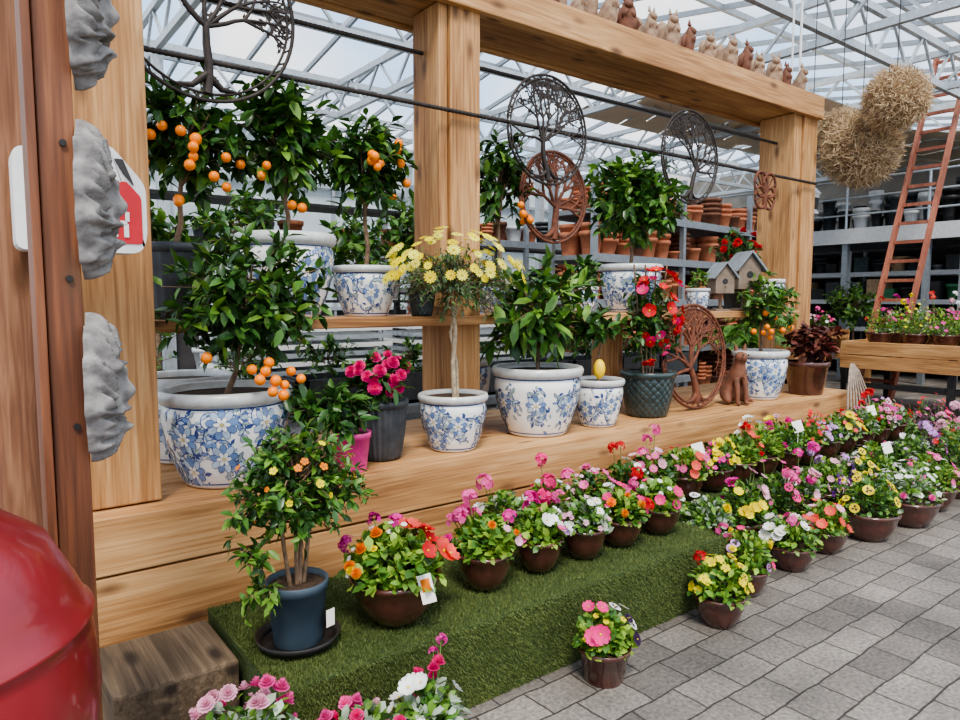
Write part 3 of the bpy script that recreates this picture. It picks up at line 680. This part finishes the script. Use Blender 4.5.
twigs(mb,(-.05,0,.3),(-.15,-.06,.19),(.08,.06,.08),8,9,.045,.42,['lf_light','lf_mid'],99)
mb.box(.04,.075,-.098,-.0965,.06,.12,'tag',np.array(Matrix.Rotation(.25,3,'Z')),(0,-.01,0))
mb.finish('potted_lantana_bush',(.90,2.22,.327))

G1=('lf_mid','lf_light','lf_lime');G2=('lf_mid','lf_dark','lf_light');G3=('lf_silver','lf_light','lf_mid');G4=('lf_dark','lf_mid','lf_light')
Z1=.327
planter(1.26,2.17,Z1,.165,.17,101,[('ger','magenta',3,.035,110,1.5),('petunia','coral',2,.058,-10),('petunia','red',2,.05,-20),('ruff','orange',2,.030,200),('ruff','yellow',1,.02,200),('small','white',8,.012)],G1,.95,400,tag=True,ls=.052)
planter(1.70,2.20,Z1,.12,.15,102,[('ger','pink',5,.038,100,1.6),('ruff','magenta',2,.03,120,1.3),('petunia','ltpink',1,.03),('ruff','orange',1,.02,-90)],G1,1.05,300,ls=.048)
planter(2.00,2.20,Z1,.108,.14,103,[('ger','magenta',3,.035,90,1.7),('petunia','white',3,.034,-60),('petunia','pink',2,.03),('petunia','lilac',1,.028)],G1,1.15,280)
planter(2.27,2.19,Z1,.11,.14,104,[('ger','pink',2,.032,100,1.8),('daisy','white',4,.028,-70),('small','ltpink',10,.016)],G3,1.1,280)
planter(2.53,2.20,Z1,.115,.13,105,[('ger','red',2,.033,-40,1.1),('ruff','orange',2,.026,-120),('petunia','white',3,.03,70,1.3),('petunia','hotpink',3,.032)],G1,1.1,280)
planter(2.82,2.20,Z1,.115,.13,106,[('ger','pink',3,.04,100,1.7),('petunia','hotpink',4,.035),('small','white',8,.016)],G1,1.1,280)
cols=['pink','white','magenta','hotpink','yellow','ltpink','red','white','coral','pink','white','pink','yellow','magenta','hotpink','lilac']
kinds=['petunia','ger','petunia','ruff','pansy','ger','small','daisy','small','petunia']
rr=random.Random(7)
def rfl(seed):
    q=random.Random(seed);o=[]
    for k in range(q.choice([2,2,3])):
        kd=q.choice(kinds);n,s={'petunia':(4,.036),'ger':(3,.038),'ruff':(3,.03),'pansy':(4,.029),'small':(15,.018),'daisy':(4,.028)}[kd]
        cc=q.choice(cols)
        if kd=='daisy':cc=q.choice(['white','ltpink','pink'])
        o.append((kd,cc,n,s,q.choice([None,None,-90,-150,-30,90]),q.choice([1,1,1.3]) if kd!='ger' else 1.6))
    return o
for i,x in enumerate(np.arange(3.16,6.3,.285)):
    planter(float(x),2.515+rr.uniform(-.01,.01),Z1,.125,.14,200+i,rfl(300+i),rr.choice([G1,G2,G3,G4]),rr.uniform(1.1,1.5),250,tag=2 if i%4==1 else False,spread=1.15)
back=[[('petunia','white',4,.034),('ger','pink',2,.035,90,1.6)],[('ger','hotpink',4,.036,None,1.5),('small','white',10,.016)],[('petunia','pink',5,.034),('small','ltpink',10,.016)],[('ger','red',3,.035,None,1.5),('petunia','white',3,.032)]]
for i,x in enumerate(np.arange(2.05,3.0,.29)):
    planter(float(x),2.5,Z1,.11,.13,240+i,back[i%4],rr.choice([G1,G2,G3]),rr.uniform(1.1,1.4),200)
for i,x in enumerate(np.arange(3.30,6.2,.34)):
    planter(float(x),2.235+rr.uniform(-.01,.01),0,.13,.22,260+i,rfl(360+i),rr.choice([G1,G2,G4,G3]),rr.uniform(1.3,1.7),280,tag=2 if i%4==2 else False,spread=1.12)
planter(1.99,1.80,0,.105,.14,121,[('petunia','hotpink',2,.042,180,1.2),('pansy','white',4,.034,0,1.2),('pansy','dark',2,.03,-20),('small','yellow',3,.012)],G1,1.35,300,pot='p')
planter(2.77,1.80,0,.12,.15,122,[('small','yellow',12,.022),('pansy','yellow',4,.028,-30),('ger','red',1,.03,150,1.5),('pansy','lilac',3,.028,20)],G1,1.25,320)
planter(3.17,1.92,0,.12,.14,123,[('petunia','hotpink',3,.035),('ruff','yellow',3,.025),('ger','pink',1,.035,100,1.9),('pansy','lilac',2,.03)],G1,1.4,280)
planter(3.68,1.95,0,.13,.14,124,[('petunia','white',9,.037),('petunia','coral',2,.035,0),('ger','pink',1,.035,160,1.7)],G1,1.1,280)
planter(4.10,1.97,0,.13,.14,125,[('petunia','coral',6,.036),('petunia','ltpink',2,.034)],G1,1.1,280)
planter(4.55,1.92,0,.18,.18,126,[('pansy','yellow',9,.034),('spike','purple',4,.03,90)],G2,1.15,360)
planter(5.05,1.88,0,.19,.18,127,[('small','white',20,.020),('ruff','pink',3,.026)],G3,1.1,360)
planter(5.55,1.93,0,.17,.17,128,[('petunia','pink',6,.036),('small','white',12,.018)],G1,1.2,320)
for i,(x,y) in enumerate([(6.05,1.95),(6.55,2.05),(6.95,2.2),(6.75,2.6),(6.7,3.05),(7.2,2.5),(7.15,2.95),(7.1,3.4),(7.6,3.1),(7.6,2.7)]):
    planter(x,y,0,.17,.2,400+i,rfl(500+i)+[('spike','violet',4,.035)]*(i%3==1),rr.choice([G1,G2,('lf_purple','lf_mid','lf_purple')]),1.5,280)
planter(.57,1.77,0,.15,.22,131,[('ruff','ltpink',9,.030,100,1.1),('ruff','pink',8,.028,60,1.1),('ruff','ltpink',5,.03)],G3,1.35,380)
planter(.90,1.76,0,.12,.15,132,[('ruff','pink',9,.030,90),('ruff','ltpink',4,.028),('ruff','hotpink',4,.026)],G3,1.15,320)
planter(1.13,1.74,0,.105,.15,133,[('petunia','white',5,.034,None,1.2),('ger','magenta',2,.022,70,2.0),('ruff','hotpink',5,.026,60,1.3)],G3,1.35,320)

# ---------------- background
def pot_tpl(seg=12):
    prof=[(.7,0),(.92,.8),(1.02,.8),(1.04,1),(.9,1),(.85,.75)];V=[];F=[]
    for r_,z_ in prof:
        for j in range(seg):t=2*PI*j/seg;V.append((r_*math.cos(t),r_*math.sin(t),z_))
    for i in range(len(prof)-1):
        for j in range(seg):F.append((i*seg+j,i*seg+(j+1)%seg,(i+1)*seg+(j+1)%seg,(i+1)*seg+j))
    return np.array(V),np.array(F)
POT=pot_tpl()
def rack(name,x0,x1,dep,zs,top,loc,rot,mats,seed,fill=1.0,stack=3,sz=(.09,.17),back=False):
    mb=MB();w=x1-x0
    n=int(w/2.4)+1;pm='whiteshelf' if back else 'greysteel'
    for i in range(n+1):
        x=x0+w*i/n
        for y in(0,dep):mb.box(x-.03,x+.03,y-.03,y+.03,0,top,pm)
    for z in zs:
        mb.box(x0,x1,-.02,dep+.02,z-.05,z,'greyshelf')
        for yy in(-.035,dep+.02):mb.box(x0,x1,yy,yy+.015,z-.08,z+.01,pm)
    if back:mb.box(x0,x1,-.06,-.04,0,top,'darkwall')
    r=rs(seed)
    P=[];S=[];M=[]
    zz=list(zs)+[top]
    for k,z in enumerate(zs):
        gap=zz[k+1]-z-.1;x=x0+.15
        while x<x1-.15:
            R=r.uniform(*sz);
            if r.rand()<fill:
                if back and r.rand()<.5:
                    H=gap*r.uniform(.5,.95);mb.box(x-R,x+R*.9,dep*.35,dep-.02,z,z+H,r.choice(mats))
                else:
                    m_=r.choice(mats);H=min(R*r.uniform(1.2,2),gap*.9);st=r.randint(1,stack+1);z2=z
                    for q in range(st):
                        if z2+H>z+gap:break
                        for yy in(R+.02,dep-R-.02):
                            P.append((x,yy,z2));S.append((R,R,H));M.append(m_)
                        z2+=H*.35 if st>1 else H
            x+=R*2.1
    mb.inst(*POT,np.tile(np.eye(3),(len(P),1,1)),np.array(S),np.array(P),M);mb.finish(name,loc,rot)
rack('terracotta_pot_rack',0,7.4,.7,[.35,1.0,1.65,2.3],2.9,(4.6,7.4,0),0,['terracotta','terracotta','terracotta_brown','darkpot','white_plastic'],1,.8,4)
rack('glazed_pot_rack',0,8,.7,[.35,.95,1.5,2.05],2.5,(15.4,.8,0),PI/2,['darkpot','darkpot','product_tan','teal_pot','darkpot','greyshelf','product_green','darkwall'],2,.95,2,back=True)
# mezzanine floor with railing, stock standing on it
mb=MB()
mb.box(13.6,16.6,.6,9.2,2.62,2.8,'greysteel');mb.box(13.56,13.6,.6,9.2,2.56,2.84,'whiteshelf')
for y in np.arange(.8,9.2,1.4):
    mb.box(13.62,13.72,y-.05,y+.05,0,2.62,'greysteel');mb.tube([(13.64,y,2.8),(13.64,y,3.75)],.025,'steel')
for z in(3.1,3.42,3.75):mb.tube([(13.64,.6,z),(13.64,9.2,z)],.02,'steel')
mb.finish('mezzanine_with_railing')
mb=MB();r=rs(44);P=[];S=[];M=[]
for y in np.arange(.9,9.0,.3):
    for x in(14.0,14.6):
        R=r.uniform(.10,.15);H=r.uniform(.25,.5);m_=r.choice(['darkpot','white_plastic','white_plastic','greyshelf','darkpot','blackmetal'])
        z=2.8
        for q in range(r.randint(1,4)):
            P.append((x+r.uniform(-.05,.05),y,z));S.append((R,R,H));M.append(m_);z+=H*.4
mb.inst(*POT,np.tile(np.eye(3),(len(P),1,1)),np.array(S),np.array(P),M);mb.finish('stacked_planter_stock')
rack('clay_planter_rack',0,5.6,.6,[.3,.9,1.5,2.0,2.5],3.0,(5.6,5.3,0),.12,['terracotta','terracotta_brown','terracotta'],3,.92,6,(.08,.15))
mb=MB()
for x in np.arange(.6,5.6,.62):
    z=.75;x0=x
    mb.box(x0,x0+.56,4.3,4.32,z,z+.22,'darkpot');mb.box(x0,x0+.56,4.68,4.7,z,z+.22,'darkpot')
    mb.box(x0,x0+.02,4.3,4.7,z,z+.22,'darkpot');mb.box(x0+.54,x0+.56,4.3,4.7,z,z+.22,'darkpot');mb.box(x0,x0+.56,4.3,4.7,z,z+.02,'darkpot')
    twigs(mb,(x+.25,4.5,.95),(x+.25,4.5,1.08),(.25,.18,.18),22,8,.07,.4,['lf_dark','lf_mid','lf_light'],int(600+x*10))
mb.finish('seedling_crate_row')
mb=MB();mb.box(.4,5.9,4.2,4.8,.69,.748,'greysteel')
for x in(.5,2.5,4.5,5.8):
    for y in(4.25,4.75):mb.box(x-.03,x+.03,y-.03,y+.03,0,.69,'greysteel')
mb.finish('nursery_staging_table')
for x0 in(1.5,3.1):
    mb=MB()
    for k in range(8):
        for j in range(6):mb.box(x0,x0+1.4,5.0+j*.09,5.06+j*.09,.8+k*.065,.835+k*.065,'white_panel' if k%2 else 'steel')
    for x in(x0+.05,x0+1.3):mb.box(x,x+.06,5.0,5.5,0,.8,'greysteel')
    mb.finish('slatted_tray_stack')
# broadleaf nursery trees behind the left half, standing by a dark rack frame
for i,(x,y,h,sc) in enumerate([(1.3,6.0,1.9,.45),(2.2,6.4,2.1,.55),(3.2,6.2,1.9,.5),(4.15,6.5,2.2,.5),(13.0,5.9,1.4,.5)]):
    mb=MB();plainpot(mb,.2,.35,'terracotta' if i%2 else 'darkpot')
    mb.tube([(0,0,.3),(.02,0,h*.6),(0,0,h)],[.025,.02,.012],'bark')
    twigs(mb,(0,0,h-.2),(0,0,h),(sc,sc,sc*.95),60,11,.13,.45,['lf_mid','lf_light','lf_dark'],900+i,tw=.004)
    mb.finish('potted_nursery_tree',(x,y,0))
mb=MB()
for x in(.9,2.6,4.3):
    for y in(6.9,7.3):mb.box(x-.03,x+.03,y-.03,y+.03,0,2.5,'blackmetal')
for z in(.8,1.5,2.1,2.5):
    mb.box(.87,4.33,6.87,7.33,z-.03,z,'blackmetal')
P=[];S=[];M=[];r=rs(77)
for z in(.8,1.5,2.1):
    for x in np.arange(1.1,4.2,.3):
        if r.rand()<.7:
            R=r.uniform(.1,.14);P.append((x,7.1,z));S.append((R,R,R*1.7));M.append(r.choice(['terracotta','darkpot','terracotta','white_plastic']))
mb.inst(*POT,np.tile(np.eye(3),(len(P),1,1)),np.array(S),np.array(P),M)
mb.finish('black_metal_rack')
for i,(x,y,h,sc) in enumerate([(7.6,4.7,1.2,1),(8.5,5.0,1.5,1)]):
    mb=MB();plainpot(mb,.2,.35,'darkpot');r=rs(i)
    mb.tube([(0,0,.3),(0,0,h-.2)],.025,'bark')
    for k in range(22):
        a=r.uniform(0,2*PI);el=r.uniform(.1,1.2);l=.6*sc
        pt=lambda t:np.array((math.cos(a)*math.cos(el)*l*t,math.sin(a)*math.cos(el)*l*t,h-.2+l*math.sin(el)*t-.35*t*t))
        mb.tube([pt(t) for t in np.linspace(0,1,6)],.004,'stemgreen',4,False)
        P=[];D=[]
        for t in np.linspace(.2,1,14):
            for s in(-1,1):P.append(pt(t));D.append((math.cos(a)*.6-s*math.sin(a),math.sin(a)*.6+s*math.cos(a),-.3))
        P=np.array(P);D=np.array(D);mb.inst(*NARROW,frames(D,np.tile([0,0,1.],(len(P),1))),np.tile([.03,.22,.2],(len(P),1)),P,['lf_mid' if q%3 else 'lf_light' for q in range(len(P))])
    mb.finish('potted_palm',(x,y,0))
mb=MB()
for a,b2 in((.56,.74),(.75,.93)):mb.box(9.9,9.94,1.8,4.65,a,b2,'pine_Y')
mb.box(9.95,11.2,1.8,4.65,.84,.88,'pine_Y');mb.box(9.95,11.2,4.61,4.65,.56,.93,'pine_X')
for y in(1.9,3.3,4.5):
    for x in(10.0,11.1):mb.box(x-.04,x+.04,y-.04,y+.04,0,.84,'blackmetal')
mb.box(9.98,10.02,1.9,4.5,.3,.36,'blackmetal')
mb.finish('timber_display_table',bevel=.005)
for i in range(18):
    planter(10.15+.40*(i%3),2.2+.40*(i//3)+.05*(i%2),.885,.17,.17,700+i,rfl(720+i),G1,1.8,170)
mb=MB()
for a in(10.2,10.9):
    mb.box(a-.02,a+.02,5.0,6.0,.6,1.05,'pine_Y')
mb.box(10.25,10.85,5,6.,.93,.98,'pine_Y')
for x in(10.2,10.9):
    for y in(5.05,5.95):mb.box(x-.03,x+.03,y-.03,y+.03,0,.6,'blackmetal')
mb.finish('timber_plant_stand')
for i in range(4):planter(10.5,5.15+.24*i,.982,.11,.12,760+i,rfl(770+i),G2,1.5,140)
mb=MB();mb.box(12.2,13.2,2.0,5.4,.55,.62,'pine_Y')
for y in(2.1,3.8,5.3):
    for x in(12.3,13.1):mb.box(x-.04,x+.04,y-.04,y+.04,0,.55,'pine_Z')
mb.finish('plant_sales_bench')
for i in range(8):planter(12.7,2.3+.42*i,.622,.18,.25,800+i,rfl(810+i),G2,1.9,150)
mb=MB()
def lp(z,y):return (11.5+.43*(z-1.5),y,z)
for y in(4.85,4.36):mb.beam(lp(0,y),lp(5.5,y),.05,.11,'ladderwood')
for z in np.arange(.3,5.4,.3):mb.beam(lp(z,4.36),lp(z,4.85),.04,.05,'ladderwood')
mb.finish('wooden_ladder')
def gball(loc,R,seed,top):
    mb=MB();r=rs(seed);n=6500;spheres(mb,[(0,0,0)],np.array([R*.8]),'strawcore')
    d=rnd_unit(r,n);P=d*R*r.uniform(.7,.92,(n,1));D=nrm(d*.45+rnd_unit(r,n)*.9);ln=R*r.uniform(.15,.32,n)
    mb.inst(*NARROW,frames(D,rnd_unit(r,n)),np.stack([np.full(n,.007),ln,ln],1),P,r.choice(['straw','straw','straw','figure_tan'],n))
    mb.tube([(0,0,R*.7),(0,0,top-loc[2])],.004,'blackmetal',5)
    mb.finish('dried_grass_ball',loc)
gball((6.3,2.60,3.15),.26,1,4.62);gball((6.56,2.98,2.84),.335,2,4.62);gball((6.95,3.35,3.13),.22,3,4.62)
mb=MB()
mb.box(-.014,.014,-.003,.003,-.8,1.0,'white_plastic');mb.tube([(0,0,-.8),(.03,0,-.95),(.12,0,-.98),(.16,0,-.85),(.15,0,1.0)],.014,'white_plastic',6)
mb.finish('hanging_strap',(7.0,3.9,3.75))
mb=MB()
mb.lathe([(0,0),(.08,0),(.08,.02),(.065,.03),(.085,.18),(.10,.19),(.03,.27),(.015,.30),(0,.30)],'white_plastic',segs=6,smooth=False)
mb.lathe([(.07,.04),(.083,.17)],'blackmetal',segs=6,smooth=False);mb.tube([(0,0,.3),(0,0,2.2)],.004,'blackmetal')
mb.finish('hanging_lantern',(6.6,3.45,2.32))
for (x,y,z,m_) in((4.6,6.9,3.2,'white_panel'),(8.8,6.6,3.0,'white_panel')):
    mb=MB();mb.box(-.3,.3,-.01,.01,0,.35,m_);mb.box(-.22,.22,-.014,-.011,.12,.2,'darkwall');mb.box(-.22,.1,-.014,-.011,.24,.28,'darkwall')
    for q in(-.25,.25):mb.tube([(q,0,.35),(q,0,4.6-z)],.004,'blackmetal')
    mb.finish('hanging_price_sign',(x,y,z))
def truss(mb,a,b,h,n,mat='steel',w=.07):
    a=np.array(a,float);b=np.array(b,float);U=np.array([0,0,h])
    mb.beam(a,b,w,w*1.3,mat);mb.beam(a+U,b+U,w,w*1.3,mat)
    for i in range(n):
        p=a+(b-a)*i/n;q=a+(b-a)*(i+1)/n;m_=(p+q)/2
        mb.beam(p,m_+U,w*.5,w*.5,mat);mb.beam(m_+U,q,w*.5,w*.5,mat)
mb=MB()
for y in(4.2,7.6,11.0,14.0):truss(mb,(-3,y,4.6),(22,y,4.6),.55,26)
for x in(-1,2.2,5.4,8.6,11.8,15.0,18.2):truss(mb,(x,2.3,4.62),(x,15,4.62),.5,13)
for x in(2.2,8.6,17.2):
    for y in(9.5,14.0):mb.box(x-.06,x+.06,y-.06,y+.06,0,4.6,'steel')
for x in np.arange(-3,22,1.05):mb.beam((x,2.3,5.22),(x,8.6,6.3),.05,.08,'greysteel');mb.beam((x,8.6,6.3),(x,15,5.22),.05,.08,'greysteel')
for y,z in((2.3,5.22),(4.4,5.58),(6.5,5.94),(8.6,6.3),(10.7,5.94),(12.8,5.58)):mb.beam((-3,y,z),(22,y,z),.06,.09,'greysteel')
mb.finish('roof_trusses')
mb=MB();mb.add([(-3,2.3,5.28),(22,2.3,5.28),(22,8.6,6.36),(-3,8.6,6.36),(-3,15,5.28),(22,15,5.28)],np.array([[0,1,2,3],[3,2,5,4]]),'glazing',False);mb.finish('ceiling')
mb=MB()
for k in range(9):
    x=9.0+k*1.2;y0=5.4 if x<13.2 else 1.5
    for j in range(6):
        a=y0+(9.4-y0)*j/6;b_=y0+(9.4-y0)*(j+1)/6;za=4.15+.10*(a-1.5);zb=4.15+.10*(b_-1.5);mz=(za+zb)/2-.12
        mb.add([(x,a,za),(x+1.16,a,za),(x+1.16,(a+b_)/2,mz),(x,(a+b_)/2,mz),(x+1.16,b_,zb),(x,b_,zb)],np.array([[0,1,2,3],[3,2,4,5]]),'cream')
    mb.beam((x+1.18,y0,4.15+.1*(y0-1.5)),(x+1.18,9.4,4.94),.05,.08,'steel')
mb.finish('canopy_blind')
mb=MB();mb.box(-6,24,15.2,15.3,0,1.3,'darkwall');mb.box(-6,24,15.2,15.3,1.3,5.2,'backglass')
for x in np.arange(-6,24,1.2):mb.box(x,x+.06,15.1,15.18,0,5.2,'steel')
for z in(1.3,3.0,4.1,5.2):mb.box(-6,24,15.08,15.16,z-.04,z+.04,'steel')
mb.finish('wall_back')
mb=MB();mb.box(18.5,18.6,-6,15,0,3.2,'darkwall');mb.box(18.4,18.6,-6,15,3.2,5.2,'beigewall');mb.finish('wall_right')

# ---------------- lights, world, camera
w=bpy.data.worlds.new('sky');bpy.context.scene.world=w;w.use_nodes=True;nt=w.node_tree;bg=nt.nodes['Background']
tc=N(nt,'ShaderNodeTexCoord');n=N(nt,'ShaderNodeTexNoise');n.inputs['Scale'].default_value=3.0;n.inputs['Detail'].default_value=7;L(nt,tc.outputs['Generated'],n.inputs[0])
L(nt,ramp(nt,n.outputs[0],[(.40,(.46,.67,.96)),(.58,(.99,.98,.98))]),bg.inputs[0]);bg.inputs[1].default_value=1.9
s=bpy.data.lights.new('sun','SUN');s.energy=3.8;s.angle=.25;s.color=(1,.93,.82);so=bpy.data.objects.new('sun',s);so.rotation_euler=Vector((.35,.55,-1)).to_track_quat('-Z','Y').to_euler();bpy.context.collection.objects.link(so)
cd=bpy.data.cameras.new('camera');cd.lens=693/960*36;cd.sensor_width=36;cd.clip_start=.05
co=bpy.data.objects.new('camera',cd);co.location=(0,0,1.5)
p=math.atan(60/693);a=math.atan2(.795,.606)
co.rotation_euler=Vector((math.cos(p)*math.cos(a),math.cos(p)*math.sin(a),-math.sin(p))).to_track_quat('-Z','Y').to_euler()
bpy.context.collection.objects.link(co);bpy.context.scene.camera=co
bpy.context.scene.view_settings.look='AgX - Medium High Contrast'
